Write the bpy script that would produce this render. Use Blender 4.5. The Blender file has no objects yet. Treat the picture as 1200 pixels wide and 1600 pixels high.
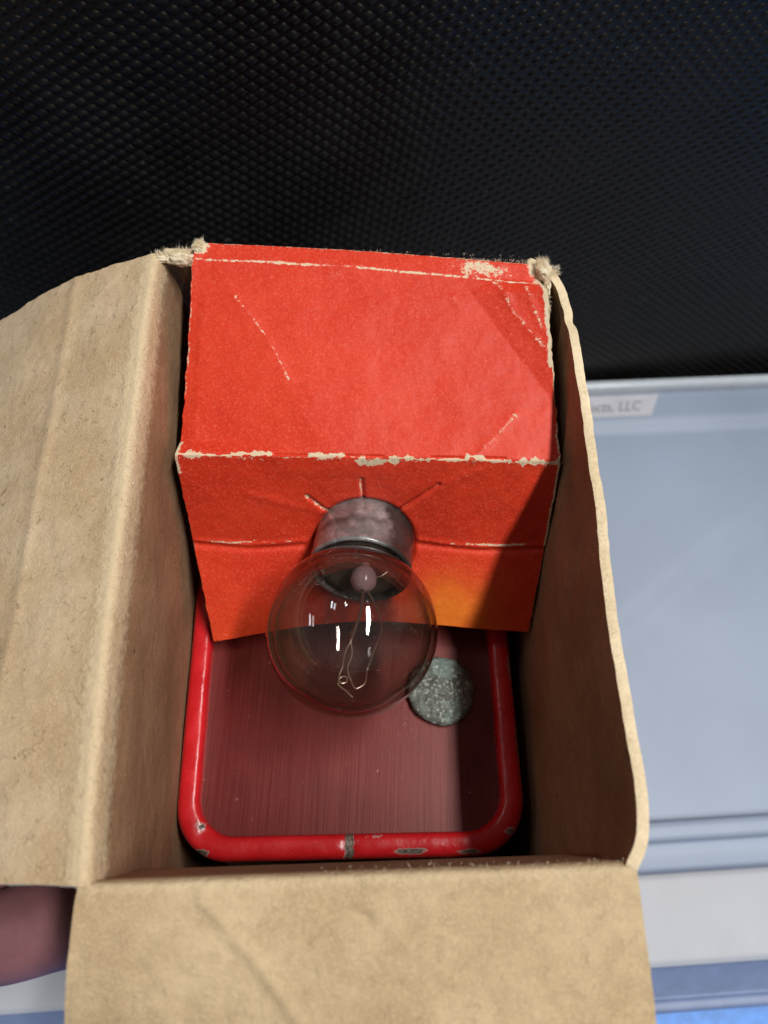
import bpy, bmesh, math, random
import numpy as np
from mathutils import Vector, Matrix, noise as mnoise

random.seed(7)
rng = np.random.default_rng(7)
MM = 0.001
sc = bpy.context.scene
col = sc.collection

# ------------------------------------------------------------------ camera
PITCH, ROLL = math.radians(25.5), math.radians(2.0)
fwd = Vector((0, math.sin(PITCH), -math.cos(PITCH)))
up0 = Vector((0, math.cos(PITCH), math.sin(PITCH)))
rt0 = Vector((1, 0, 0))
right = rt0 * math.cos(ROLL) + up0 * math.sin(ROLL)
up = up0 * math.cos(ROLL) - rt0 * math.sin(ROLL)
cam_d = bpy.data.cameras.new('camera')
cam = bpy.data.objects.new('camera', cam_d)
col.objects.link(cam)
cam.matrix_world = Matrix((
    (right.x, up.x, -fwd.x, 0.0),
    (right.y, up.y, -fwd.y, 0.0),
    (right.z, up.z, -fwd.z, 87 * MM),
    (0, 0, 0, 1)))
cam_d.sensor_fit = 'VERTICAL'
cam_d.sensor_height = 36
cam_d.sensor_width = 27
cam_d.lens = 36 * 1150 / 1600
cam_d.clip_start = 0.004
cam_d.clip_end = 20
cam_d.dof.use_dof = True
cam_d.dof.focus_distance = 0.108
cam_d.dof.aperture_fstop = 21
sc.camera = cam

# ------------------------------------------------------------------ world, lamps, exposure
w = bpy.data.worlds.new('World')
sc.world = w
w.use_nodes = True
bg = w.node_tree.nodes['Background']
bg.inputs[0].default_value = (1.0, .98, .96, 1)
bg.inputs[1].default_value = 0.095


def tube_lamp(name, direction, dist, width, length, power, color, spin=0):
    ld = bpy.data.lights.new(name, 'AREA')
    ld.shape = 'RECTANGLE'
    ld.size, ld.size_y = width, length
    ld.energy, ld.color = power, color
    o = bpy.data.objects.new(name, ld)
    col.objects.link(o)
    d = Vector(direction).normalized()
    o.location = d * dist + Vector((0, .03, 0))
    # local -Z towards the carton, local Y along world Y
    z = d
    y = Vector((math.sin(spin), math.cos(spin), 0))
    y = (y - z * y.dot(z)).normalized()
    x = y.cross(z)
    o.matrix_world = Matrix(((x.x, y.x, z.x, o.location.x), (x.y, y.y, z.y, o.location.y),
                             (x.z, y.z, z.z, o.location.z), (0, 0, 0, 1)))
    return o


tube_lamp('ceiling_tube_main', (.385, -.04, .92), 1.5, .085, 0.95, 28, (1, .985, .96), math.radians(-4))
tube_lamp('ceiling_tube_far', (-.42, .28, .86), 1.6, .07, .30, 1.1, (.95, .97, 1), 0)
tube_lamp('ceiling_tube_side', (-.80, .0, .60), 1.7, .07, .40, .9, (.95, .97, 1), 0)

vs = sc.view_settings
vs.view_transform = 'Standard'
vs.look = 'None'
vs.exposure = 0.0
vs.gamma = 1
vs.use_curve_mapping = False
sc.cycles.max_bounces = 9
sc.cycles.diffuse_bounces = 4
sc.cycles.glossy_bounces = 6
sc.cycles.transparent_max_bounces = 16
sc.cycles.use_denoising = True
sc.cycles.use_adaptive_sampling = True
sc.cycles.adaptive_threshold = .02
sc.cycles.sample_clamp_indirect = 6


# ------------------------------------------------------------------ material helpers
class NT:
    def __init__(self, name):
        self.m = bpy.data.materials.new(name)
        self.m.use_nodes = True
        self.t = self.m.node_tree
        self.b = self.t.nodes['Principled BSDF']
        self.out = self.t.nodes['Material Output']
        tc = self.n('ShaderNodeTexCoord')
        self.P = self.vmath('SCALE', tc.outputs['Object'], scale=1000.0)

    def n(self, typ, **kw):
        nd = self.t.nodes.new(typ)
        for k, v in kw.items():
            setattr(nd, k, v)
        return nd

    def link(self, a, b):
        self.t.links.new(a, b)

    def put(self, sock, v):
        if hasattr(v, 'is_linked') or isinstance(v, bpy.types.NodeSocket):
            self.link(v, sock)
        elif isinstance(v, (tuple, list)):
            v = tuple(v)
            if len(sock.default_value) == 4 and len(v) == 3:
                v = v + (1,)
            sock.default_value = v
        else:
            sock.default_value = v

    def vmath(self, op, a, b=None, scale=None):
        nd = self.n('ShaderNodeVectorMath', operation=op)
        self.put(nd.inputs[0], a)
        if b is not None:
            self.put(nd.inputs[1], b)
        if scale is not None:
            nd.inputs['Scale'].default_value = scale
        return nd.outputs[0]

    def math(self, op, a, b=0.0, c=None, clamp=False):
        nd = self.n('ShaderNodeMath', operation=op, use_clamp=clamp)
        self.put(nd.inputs[0], a)
        self.put(nd.inputs[1], b)
        if c is not None:
            self.put(nd.inputs[2], c)
        return nd.outputs[0]

    def noise(self, scale, detail=4, rough=.55, dist=0.0, vec=None, stretch=None):
        nd = self.n('ShaderNodeTexNoise')
        v = vec if vec is not None else self.P
        if stretch:
            v = self.vmath('MULTIPLY', v, stretch)
        self.link(v, nd.inputs['Vector'])
        nd.inputs['Scale'].default_value = scale
        nd.inputs['Detail'].default_value = detail
        nd.inputs['Roughness'].default_value = rough
        nd.inputs['Distortion'].default_value = dist
        return nd.outputs['Fac']

    def voronoi(self, scale, vec=None):
        nd = self.n('ShaderNodeTexVoronoi')
        self.link(vec if vec is not None else self.P, nd.inputs['Vector'])
        nd.inputs['Scale'].default_value = scale
        return nd.outputs['Distance'], nd.outputs['Color']

    def ss(self, v, lo, hi, a=0.0, b=1.0):
        nd = self.n('ShaderNodeMapRange', interpolation_type='SMOOTHSTEP')
        self.put(nd.inputs[0], v)
        nd.inputs[1].default_value, nd.inputs[2].default_value = lo, hi
        nd.inputs[3].default_value, nd.inputs[4].default_value = a, b
        return nd.outputs[0]

    def mix(self, f, a, b, mode='MIX'):
        nd = self.n('ShaderNodeMix', data_type='RGBA', blend_type=mode)
        self.put(nd.inputs[0], f)
        self.put(nd.inputs[6], a)
        self.put(nd.inputs[7], b)
        return nd.outputs[2]

    def attr(self, name):
        nd = self.n('ShaderNodeAttribute', attribute_name=name)
        return nd.outputs['Fac']

    def bump(self, h, strength=.4, dist=.0001, prev=None):
        nd = self.n('ShaderNodeBump')
        nd.inputs['Strength'].default_value = strength
        nd.inputs['Distance'].default_value = dist
        self.put(nd.inputs['Height'], h)
        if prev is not None:
            self.link(prev, nd.inputs['Normal'])
        self.link(nd.outputs[0], self.b.inputs['Normal'])
        return nd.outputs[0]

    def set(self, **kw):
        for k, v in kw.items():
            self.put(self.b.inputs[k.replace('_', ' ')], v)


def fibre_lines(k, scale, width, keep_lo, keep_hi, seed):
    v = k.vmath('ADD', k.P, (seed, seed * 2.3, seed * .7))
    n1 = k.noise(scale, 1.5, .5, 1.2, vec=v)
    ln = k.ss(k.math('ABSOLUTE', k.math('SUBTRACT', n1, .5)), 0.0, width, 1, 0)
    msk = k.ss(k.noise(scale * 1.7, 2, vec=k.vmath('ADD', v, (40, 7, 3))), keep_lo, keep_hi)
    return k.math('MULTIPLY', ln, msk)


def kraft(name, c1, c2, pale=(.66, .52, .33), wear_attr=True, fib=.5):
    k = NT(name)
    big = k.noise(.07, 3, .6)
    mid = k.noise(.55, 3, .65)
    fine = k.noise(3.2, 2, .7, .6)
    c = k.mix(k.ss(big, .32, .68), c1, c2)
    c = k.mix(k.ss(mid, .38, .66, 0, .28), c, tuple(x * .80 for x in c1))
    c = k.mix(k.ss(fine, .42, .72, 0, .40), c, tuple(min(1, x * 1.25) for x in c2))
    f1 = fibre_lines(k, .38, .022, .50, .62, 11)
    f2 = fibre_lines(k, .62, .025, .45, .60, 57)
    c = k.mix(k.math('MULTIPLY', f1, fib), c, (.16, .095, .05))
    c = k.mix(k.math('MULTIPLY', f2, fib * .7), c, (.72, .58, .40))
    d, vc = k.voronoi(.16)
    speck = k.math('MULTIPLY', k.ss(d, .03, .06, 1, 0), k.ss(k.noise(.11, 2), .52, .56))
    c = k.mix(k.math('MULTIPLY', speck, .75), c, (.07, .04, .025))
    h = k.math('ADD', k.math('MULTIPLY', fine, .5), k.math('MULTIPLY', mid, 1.2))
    h = k.math('ADD', h, k.math('MULTIPLY', k.math('ADD', f1, f2), .25))
    if wear_attr:
        wn = k.math('MULTIPLY', k.math('SUBTRACT', k.noise(.9, 3, .7), .5), .9)
        wm = k.ss(k.math('ADD', k.attr('wear'), wn), .25, .95)
        c = k.mix(k.math('MULTIPLY', wm, .85), c, pale)
        h = k.math('ADD', h, wm)
    k.bump(h, .75, .0002)
    k.set(Base_Color=c, Roughness=.88, Specular_IOR_Level=.18)
    return k.m


M = {}
M['kraft'] = kraft('kraft_card', (.48, .335, .190), (.61, .465, .305))
M['kraft_warm'] = kraft('kraft_card_warm', (.43, .305, .172), (.57, .432, .262), fib=.2)
M['pulp'] = kraft('torn_pulp', (.64, .50, .31), (.78, .64, .43), wear_attr=False, fib=.2)


def red_card():
    k = NT('red_printed_card')
    big = k.noise(.06, 4)
    fine = k.noise(2.6, 3, .7, .4)
    mid = k.noise(.8, 3, .65)
    c = k.mix(k.ss(big, .3, .7), (.60, .033, .012), (.68, .046, .016))
    c = k.mix(k.ss(fine, .46, .74, 0, .7), c, (.80, .115, .060))
    c = k.mix(k.ss(mid, .25, .5, .35, 0), c, (.46, .020, .012))
    c = k.mix(k.math('MULTIPLY', k.attr('orange_patch'), .85), c, k.mix(fine, (.74, .150, .012), (.82, .26, .03)))
    fl = fibre_lines(k, .9, .010, .55, .7, 23)
    c = k.mix(k.math('MULTIPLY', fl, .35), c, (.85, .30, .24))
    n1 = k.noise(.8, 4, .75, .8)
    n2 = k.noise(3.0, 3, .7)
    nn = k.math('ADD', k.math('MULTIPLY', k.math('SUBTRACT', n1, .5), 1.7),
                k.math('MULTIPLY', k.math('SUBTRACT', n2, .5), .9))
    wsum = k.math('ADD', k.attr('wear'), nn)
    halo = k.ss(wsum, .30, .55)
    wm = k.ss(wsum, .50, .58)
    c = k.mix(k.math('MULTIPLY', halo, .45), c, (.85, .24, .18))
    pale = k.mix(n2, (.56, .42, .25), (.82, .69, .50))
    c = k.mix(wm, c, pale)
    h = k.math('ADD', k.math('MULTIPLY', fine, .9), k.math('MULTIPLY', mid, .45))
    h = k.math('ADD', h, k.math('MULTIPLY', wm, k.math('SUBTRACT', k.math('MULTIPLY', n2, 1.6), 1.1)))
    k.bump(h, .38, .00014)
    k.set(Base_Color=c, Roughness=k.math('ADD', k.math('MULTIPLY', wm, .3), k.ss(fine, .3, .7, .40, .56)),
          Specular_IOR_Level=.26)
    return k.m


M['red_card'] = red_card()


def red_enamel():
    k = NT('red_enamel')
    n1 = k.noise(.9, 5, .7)
    n2 = k.noise(.25, 4)
    c = k.mix(k.ss(n2, .3, .7), (.50, .010, .014), (.58, .014, .018))
    s = k.math('ADD', k.attr('wear'), k.math('MULTIPLY', k.math('SUBTRACT', n1, .5), 1.7))
    rim = k.ss(s, .42, .50)
    core = k.ss(s, .60, .68)
    c = k.mix(k.math('MULTIPLY', rim, .7), c, (.45, .33, .28))
    c = k.mix(core, c, k.mix(k.ss(n1, .4, .6), (.035, .03, .027), (.16, .12, .10)))
    dust = k.ss(k.noise(1.6, 5, .75), .64, .72, 0, .18)
    c = k.mix(dust, c, (.6, .35, .32))
    k.set(Base_Color=c, Roughness=k.math('ADD', k.ss(n2, .3, .7, .24, .36), k.math('MULTIPLY', core, .35)),
          Specular_IOR_Level=.45)
    h = k.math('ADD', k.math('MULTIPLY', k.noise(.42, 2, .5), 1.0), k.math('MULTIPLY', rim, -.35))
    k.bump(h, .5, .0003)
    return k.m


M['enamel'] = red_enamel()


def lacquer_panel():
    k = NT('brushed_red_lacquer')
    st = k.noise(1.0, 5, .7, stretch=(4.0, .05, 1))
    st2 = k.noise(1.0, 3, .6, stretch=(1.2, .02, 1))
    blot = k.noise(.12, 4)
    c = k.mix(k.ss(st, .35, .72), (.105, .008, .007), (.150, .015, .013))
    c = k.mix(k.ss(st2, .45, .75, 0, .2), c, (.14, .028, .029))
    c = k.mix(k.ss(blot, .4, .7, 0, .4), c, (.07, .009, .010))
    d, vc = k.voronoi(.3)
    dust = k.math('MULTIPLY', k.ss(d, .03, .07, 1, 0), k.ss(k.noise(.3, 2), .52, .56))
    scr = fibre_lines(k, .35, .006, .6, .7, 91)
    c = k.mix(k.math('MULTIPLY', k.math('ADD', dust, scr), .4, clamp=True), c, (.55, .35, .30))
    k.set(Base_Color=c, Metallic=.0, Roughness=k.ss(st, .3, .7, .32, .42), Specular_IOR_Level=.62, Specular_Tint=(1, .62, .58))
    k.bump(k.math('ADD', st, k.math('MULTIPLY', st2, .6)), .22, .00006)
    return k.m


M['lacquer'] = lacquer_panel()


def verdigris():
    k = NT('verdigris_metal')
    a = k.noise(.5, 5, .7)
    b = k.noise(1.9, 4, .75)
    c = k.mix(k.ss(a, .35, .62), (.060, .060, .050), (.135, .150, .125))
    c = k.mix(k.ss(b, .52, .66, 0, .85), c, (.50, .53, .48))
    c = k.mix(k.ss(k.noise(.28, 3), .54, .66, 0, .3), c, (.22, .34, .31))
    k.set(Base_Color=c, Roughness=.75, Metallic=.1)
    k.bump(k.math('ADD', a, k.math('MULTIPLY', b, .8)), .8, .0003)
    return k.m


M['verdigris'] = verdigris()


def nickel():
    k = NT('tarnished_nickel')
    a = k.noise(.28, 5, .65, .5)
    b = k.noise(1.3, 5, .7, 1.0)
    c = k.mix(k.ss(a, .35, .6), (.50, .50, .51), (.27, .26, .25))
    c = k.mix(k.ss(b, .56, .70, 0, .6), c, (.18, .12, .09))
    c = k.mix(k.attr('wear'), c, (.04, .032, .026))
    k.set(Base_Color=c, Metallic=.65, Roughness=k.ss(b, .3, .7, .20, .42))
    k.bump(k.math('ADD', a, k.math('MULTIPLY', b, .5)), .35, .0002)
    return k.m


M['nickel'] = nickel()


def simple(name, color, rough=.5, metal=0.0, spec=.5, var=.15, scale=.3, bump=0.0, bscale=1.0):
    k = NT(name)
    n1 = k.noise(scale, 4)
    c = k.mix(k.ss(n1, .3, .7), tuple(x * (1 - var) for x in color), tuple(min(1, x * (1 + var)) for x in color))
    k.set(Base_Color=c, Roughness=rough, Metallic=metal, Specular_IOR_Level=spec)
    if bump:
        k.bump(k.noise(bscale, 5, .65), bump, .0002)
    return k.m


M['cement'] = simple('dark_cement', (.085, .066, .045), .8, bump=.5)
M['wire'] = simple('support_wire', (.58, .50, .42), .3, 1.0)
M['tungsten'] = simple('tungsten', (.80, .70, .58), .35, 1.0)
kb = NT('black_moulded_plastic')
dn_ = kb.ss(kb.noise(.035, 4, .6), .40, .72)
dl_ = fibre_lines(kb, .12, .006, .58, .66, 61)
dv_, _c = kb.voronoi(.22)
ds_ = kb.math('MULTIPLY', kb.ss(dv_, .03, .07, 1, 0), kb.ss(kb.noise(.12, 2), .54, .58))
cb_ = kb.mix(kb.math('MULTIPLY', dn_, .6), (.0062, .0060, .0055), (.016, .0155, .0145))
cb_ = kb.mix(kb.math('MULTIPLY', kb.math('ADD', dl_, ds_), .30, clamp=True), cb_, (.16, .155, .145))
kb.set(Base_Color=cb_, Roughness=kb.ss(dn_, 0, 1, .34, .48), Specular_IOR_Level=.30, Specular_Tint=(1, .90, .78))
kb.bump(kb.noise(2.0, 3), .15, .0002)
M['black'] = kb.m
M['lid_panel'] = simple('bluish_plastic', (.275, .335, .435), .45, spec=.3, var=.10, scale=.012)
M['lid_rim'] = simple('frosted_white_plastic', (.45, .475, .52), .6, var=.04, scale=.06, bump=.12, bscale=.8)
M['lid_lip'] = simple('clear_white_plastic', (.56, .62, .68), .2, var=.04)
M['lid_skirt'] = simple('blue_grey_plastic', (.19, .245, .40), .5, var=.06)
M['sticker'] = simple('white_sticker', (.50, .51, .56), .6, var=.05)
M['ink'] = simple('grey_ink', (.16, .17, .18), .7)
M['blue'] = simple('bright_blue_top', (.08, .28, .75), .5)
M['skin'] = simple('skin', (.21, .085, .09), .7, var=.12, scale=.2, bump=.3, bscale=1.5)  # base colour darkened to hold the shade over the thumb
M['bead'] = simple('stem_glass', (.34, .22, .24), .15, spec=.6, bump=.2)


def bulb_glass():
    k = NT('thin_bulb_glass')
    t = k.t
    t.nodes.remove(k.b)
    ge = k.n('ShaderNodeNewGeometry')
    dt = k.n('ShaderNodeVectorMath', operation='DOT_PRODUCT')
    k.link(ge.outputs['Normal'], dt.inputs[0])
    k.link(ge.outputs['Incoming'], dt.inputs[1])
    cosv = k.math('ABSOLUTE', dt.outputs['Value'])
    edge = k.math('SUBTRACT', 1.0, cosv, clamp=True)
    fres = k.math('ADD', k.math('MULTIPLY', k.math('POWER', edge, 4.0), .95), .06)
    gl = k.n('ShaderNodeBsdfGlossy')
    gl.inputs['Roughness'].default_value = .015
    tr = k.n('ShaderNodeBsdfTransparent')
    # tint stands in for light the glass bends away: darker rim, deeper shadow
    colr = k.mix(k.ss(edge, .40, .95), (.85, .825, .81), (.52, .43, .35))
    k.link(colr, tr.inputs['Color'])
    bp = k.n('ShaderNodeBump')
    bp.inputs['Strength'].default_value = .25
    bp.inputs['Distance'].default_value = .0004
    k.link(k.noise(.16, 3, .5), bp.inputs['Height'])
    k.link(bp.outputs[0], gl.inputs['Normal'])
    mx = k.n('ShaderNodeMixShader')
    k.link(fres, mx.inputs[0])
    k.link(tr.outputs[0], mx.inputs[1])
    k.link(gl.outputs[0], mx.inputs[2])
    # dust specks and lint
    df = k.n('ShaderNodeBsdfDiffuse')
    df.inputs['Color'].default_value = (.6, .52, .45, 1)
    d, vc = k.voronoi(.9)
    sp = k.math('MULTIPLY', k.ss(d, .05, .10, 1, 0), k.ss(k.noise(.5, 2), .55, .60))
    ln = fibre_lines(k, .4, .007, .60, .68, 33)
    haze = k.ss(k.noise(.15, 3), .45, .75, .003, .022)
    dust = k.math('ADD', k.math('MULTIPLY', k.math('ADD', sp, ln), .30), haze, clamp=True)
    m2 = k.n('ShaderNodeMixShader')
    k.link(dust, m2.inputs[0])
    k.link(mx.outputs[0], m2.inputs[1])
    k.link(df.outputs[0], m2.inputs[2])
    k.link(m2.outputs[0], k.out.inputs['Surface'])
    return k.m


M['glass'] = bulb_glass()


# ------------------------------------------------------------------ mesh helpers (all coordinates in millimetres)
def thing(name, label, cat, loc, kind=None, group=None):
    o = bpy.data.objects.new(name, None)
    col.objects.link(o)
    o.empty_display_size = .01
    o.location = Vector(loc) * MM
    if label:
        o['label'], o['category'] = label, cat
    if group:
        o['group'] = group
    return o


def obj(name, verts, faces, mats, parent=None, mat_idx=None, smooth=True, attrs=None, label=None, kind=None):
    base = np.array(parent_base(parent)) if parent else np.zeros(3)
    v = (np.asarray(verts, float).reshape(-1, 3) - base) * MM
    me = bpy.data.meshes.new(name)
    me.from_pydata(v.tolist(), [], faces)
    for m in (mats if isinstance(mats, (list, tuple)) else [mats]):
        me.materials.append(m)
    if mat_idx is not None:
        me.polygons.foreach_set('material_index', np.asarray(mat_idx, np.int32))
    me.polygons.foreach_set('use_smooth', np.full(len(me.polygons), smooth))
    for an, av in (attrs or {}).items():
        a = me.attributes.new(an, 'FLOAT', 'POINT')
        a.data.foreach_set('value', np.asarray(av, np.float32))
    me.validate()
    me.update()
    o = bpy.data.objects.new(name, me)
    col.objects.link(o)
    if parent:
        o.parent = parent
    if label:
        o['label'] = label
    if kind:
        o['kind'] = kind
    return o


def parent_base(p):
    b = Vector((0, 0, 0))
    while p is not None:
        b = b + Vector(p.location) / MM
        p = p.parent
    return tuple(b)


def curve(ts, pts, x, smooth=True):
    """interpolate knots pts (n,d) given at ts; cubic Hermite or straight"""
    ts = np.asarray(ts, float)
    pts = np.asarray(pts, float)
    x = np.asarray(x, float)
    if pts.ndim == 1:
        pts = pts[:, None]
    if not smooth:
        return np.stack([np.interp(x, ts, pts[:, i]) for i in range(pts.shape[1])], -1)
    m = np.zeros_like(pts)
    h = np.diff(ts)
    d = np.diff(pts, axis=0) / h[:, None]
    m[0], m[-1] = d[0], d[-1]
    for i in range(1, len(ts) - 1):
        m[i] = (d[i - 1] * h[i] + d[i] * h[i - 1]) / (h[i] + h[i - 1])
    k = np.clip(np.searchsorted(ts, x, side='right') - 1, 0, len(ts) - 2)
    u = ((x - ts[k]) / h[k])[..., None]
    hh = h[k][..., None]
    return ((2 * u**3 - 3 * u**2 + 1) * pts[k] + (u**3 - 2 * u**2 + u) * hh * m[k]
            + (-2 * u**3 + 3 * u**2) * pts[k + 1] + (u**3 - u**2) * hh * m[k + 1])


def nz(p, scale, seed=0.0, octaves=3):
    """fractal noise per point, about -1..1"""
    out = np.empty(len(p))
    for i, q in enumerate(p):
        v = Vector((q[0] * scale + seed, q[1] * scale - seed * 1.7, q[2] * scale + seed * .31))
        s, a = 0.0, 1.0
        for _ in range(octaves):
            s += a * mnoise.noise(v)
            v = v * 2.03
            a *= .5
        out[i] = s
    return out


def grid_normals(G):
    du = np.gradient(G, axis=0)
    dv = np.gradient(G, axis=1)
    n = np.cross(du, dv)
    return n / np.maximum(np.linalg.norm(n, axis=-1, keepdims=True), 1e-9)


def sheet(name, G, thick, mats, parent, flip=False, wear=None, label=None, joined=False, orange_patch=None):
    """G: (a,b,3) grid of the seen face; card of given thickness behind it. mats = seen, back, cut edge"""
    a, b = G.shape[:2]
    N = grid_normals(G)
    if flip:
        N = -N
    B = G - N * thick
    V = np.concatenate([G.reshape(-1, 3), B.reshape(-1, 3)])
    idx = np.arange(a * b).reshape(a, b)
    q = np.stack([idx[:-1, :-1], idx[1:, :-1], idx[1:, 1:], idx[:-1, 1:]], -1).reshape(-1, 4)
    if flip:
        q = q[:, ::-1]
    F = q.tolist()
    mi = [0] * len(q)
    qb = (q + a * b)[:, ::-1]
    F += qb.tolist()
    mi += [1] * len(qb)
    ring = np.concatenate([idx[0, :], idx[1:, -1], idx[-1, -2::-1], idx[-2:0:-1, 0]])
    r2 = np.roll(ring, -1)
    # edge faces get their own vertices so that the cut edge stays crisp
    e0 = len(V)
    n = len(ring)
    mid = (V[ring] + V[ring + a * b]) / 2
    jit = nz(mid, 1.1, 3.3, 2)[:, None] * .10
    out = mid - V[ring] * 0
    cen = G.reshape(-1, 3).mean(0)
    dirs = np.stack([np.cross(N.reshape(-1, 3)[i], V[j] - V[i]) for i, j in zip(ring, r2)])
    dirs /= np.maximum(np.linalg.norm(dirs, axis=1, keepdims=True), 1e-9)
    sgn = np.sign(((mid - cen) * dirs).sum(1))[:, None]
    out = mid + dirs * sgn * (.18 + jit)
    V = np.concatenate([V, V[ring], out, V[ring + a * b]])
    A, Bm, Cc = e0, e0 + n, e0 + 2 * n
    nskip = b - 1 if joined else 0
    for i in range(nskip, n):
        j = (i + 1) % n
        F.append((A + i, A + j, Bm + j, Bm + i))
        F.append((Bm + i, Bm + j, Cc + j, Cc + i))
    mi += [2] * (2 * (n - nskip))
    wv = np.zeros(len(V))
    if wear is not None:
        wv[:a * b] = np.asarray(wear).reshape(-1)
    at = {'wear': wv}
    if orange_patch is not None:
        fv = np.zeros(len(V))
        fv[:a * b] = np.asarray(orange_patch).reshape(-1)
        at['orange_patch'] = fv
    return obj(name, V, F, mats, parent, mi, attrs=at, label=label)


def seg_dist(p, a, b):
    a, b = np.asarray(a, float), np.asarray(b, float)
    d = b - a
    t = np.clip(((p - a) @ d) / (d @ d), 0, 1)
    return np.linalg.norm(p - (a + t[..., None] * d), axis=-1)


def poly_dist(p, pts):
    return np.min([seg_dist(p, pts[i], pts[i + 1]) for i in range(len(pts) - 1)], axis=0)


def tube(path, rad, seg=8, caps=True):
    path = np.asarray(path, float)
    n = len(path)
    rad = np.full(n, rad) if np.isscalar(rad) else np.asarray(rad)
    T = np.gradient(path, axis=0)
    T /= np.linalg.norm(T, axis=1, keepdims=True)
    ref = np.array([.3, .2, .93])
    V, F = [], []
    for i in range(n):
        x = np.cross(T[i], ref)
        x /= np.linalg.norm(x)
        y = np.cross(T[i], x)
        for k in range(seg):
            a = 2 * math.pi * k / seg
            V.append(path[i] + rad[i] * (math.cos(a) * x + math.sin(a) * y))
    for i in range(n - 1):
        for k in range(seg):
            k2 = (k + 1) % seg
            F.append((i * seg + k, i * seg + k2, (i + 1) * seg + k2, (i + 1) * seg + k))
    if caps:
        F.append(tuple(range(seg))[::-1])
        F.append(tuple((n - 1) * seg + k for k in range(seg)))
    return np.array(V), F


def lathe(prof, C, A, E1, seg=64):
    """prof: list of (h, r) along axis A from C"""
    C, A, E1 = map(np.asarray, (C, A, E1))
    E2 = np.cross(A, E1)
    V, F = [], []
    for h, r in prof:
        for k in range(seg):
            a = 2 * math.pi * k / seg
            V.append(C + A * h + r * (math.cos(a) * E1 + math.sin(a) * E2))
    for i in range(len(prof) - 1):
        for k in range(seg):
            k2 = (k + 1) % seg
            F.append((i * seg + k, i * seg + k2, (i + 1) * seg + k2, (i + 1) * seg + k))
    return np.array(V), F


# ------------------------------------------------------------------ blue table and storage bin lid under the carton
me_b = 160
obj('tabletop', [(-1500, -1500, -150), (1500, -1500, -150), (1500, 1500, -150), (-1500, 1500, -150)],
    [(0, 1, 2, 3)], M['blue'], smooth=False)['kind'] = 'structure'

YAW = math.radians(5.2)
LU = np.array([math.cos(YAW), math.sin(YAW), 0])
LV = np.array([-math.sin(YAW), math.cos(YAW), 0])
bin_o = thing('storage_bin', 'pale blue plastic storage bin with frosted rim under the held carton', 'storage bin', (0, 40, -150))


def lid_strip(name, prof, mat, u0=-150, u1=190, nu=2, par=bin_o, smooth=True):
    us = np.linspace(u0, u1, nu)
    V, F = [], []
    for v, z in prof:
        for u in us:
            V.append(LU * u + LV * v + np.array([0, 0, z]))
    for i in range(len(prof) - 1):
        for j in range(nu - 1):
            F.append((i * nu + j, i * nu + j + 1, (i + 1) * nu + j + 1, (i + 1) * nu + j))
    return obj(name, V, F, mat, par, smooth=smooth)


def rounded(pts, r=.6, n=4):
    """round the corners of a 2-D profile"""
    out = [pts[0]]
    for i in range(1, len(pts) - 1):
        p0, p, p1 = map(np.asarray, (pts[i - 1], pts[i], pts[i + 1]))
        a = p + (p0 - p) / np.linalg.norm(p0 - p) * min(r, np.linalg.norm(p0 - p) * .45)
        b = p + (p1 - p) / np.linalg.norm(p1 - p) * min(r, np.linalg.norm(p1 - p) * .45)
        for k in range(n + 1):
            t = k / n
            out.append(tuple((1 - t)**2 * a + 2 * t * (1 - t) * p + t * t * b))
    out.append(pts[-1])
    return out


lid_strip('back_lip', rounded([(137.6, -150), (137.4, -111), (136.6, -109.3), (134.4, -109.2), (133.7, -110.6), (133.6, -113.9)], .5), M['lid_lip'])
lid_strip('back_ledge', rounded([(133.62, -113.4), (124.0, -113.4), (120.5, -115.0), (118.4, -115.2)], 2), M['lid_rim'] if False else M['lid_panel'])
# broad panel; shallow diagonal step added to catch light as a pale streak
us = np.linspace(-150, 190, 120)
vv = np.linspace(5.4, 118.5, 80)
UU, VV = np.meshgrid(us, vv, indexing='ij')
Z = np.full_like(UU, -115.2)
a0 = np.array([np.dot([72.7, 66.0, 0], LU), np.dot([72.7, 66.0, 0], LV)])
b0 = np.array([np.dot([114., 99.4, 0], LU), np.dot([114., 99.4, 0], LV)])
dd = (b0 - a0) / np.linalg.norm(b0 - a0)
a0 = a0 - dd * 40
b0 = b0 + dd * 60
dist = (UU - a0[0]) * dd[1] - (VV - a0[1]) * dd[0]
st_ = np.clip((dist + 4) / 8, 0, 1)
Z += 1.2 * (1 - st_ * st_ * (3 - 2 * st_)) - .6
Z += .35 * np.sin(UU * .035 + 1) * np.sin(VV * .05)
G = LU * UU[..., None] + LV * VV[..., None] + np.array([0, 0, 1.0]) * Z[..., None]
nI = np.arange(UU.size).reshape(UU.shape)
F = np.stack([nI[:-1, :-1], nI[1:, :-1], nI[1:, 1:], nI[:-1, 1:]], -1).reshape(-1, 4).tolist()
obj('lid_panel', G.reshape(-1, 3), F, M['lid_panel'], bin_o)
lid_strip('inner_step', rounded([(5.5, -115.2), (5.0, -110.8), (3.9, -110.2), (1.4, -110.2), (.5, -110.8), (.2, -112.6), (-2.4, -112.8), (-5.8, -112.4), (-6.6, -110.6)], .7), M['lid_panel'])
lid_strip('frosted_rim', rounded([(-6.65, -110.6), (-7.6, -109.9), (-24.6, -109.9), (-25.7, -110.8)], .8), M['lid_rim'], nu=200)
lid_strip('front_skirt', rounded([(-25.72, -110.8), (-26.4, -117.0), (-33.6, -122.5), (-34.2, -121.6), (-36.2, -121.6), (-36.8, -123), (-36.9, -149.9)], .7), M['lid_skirt'])


# paper sticker with print, on the ledge
def lid_pt(u, v, z):
    return tuple(LU * u + LV * v + np.array([0, 0, z]))


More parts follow.
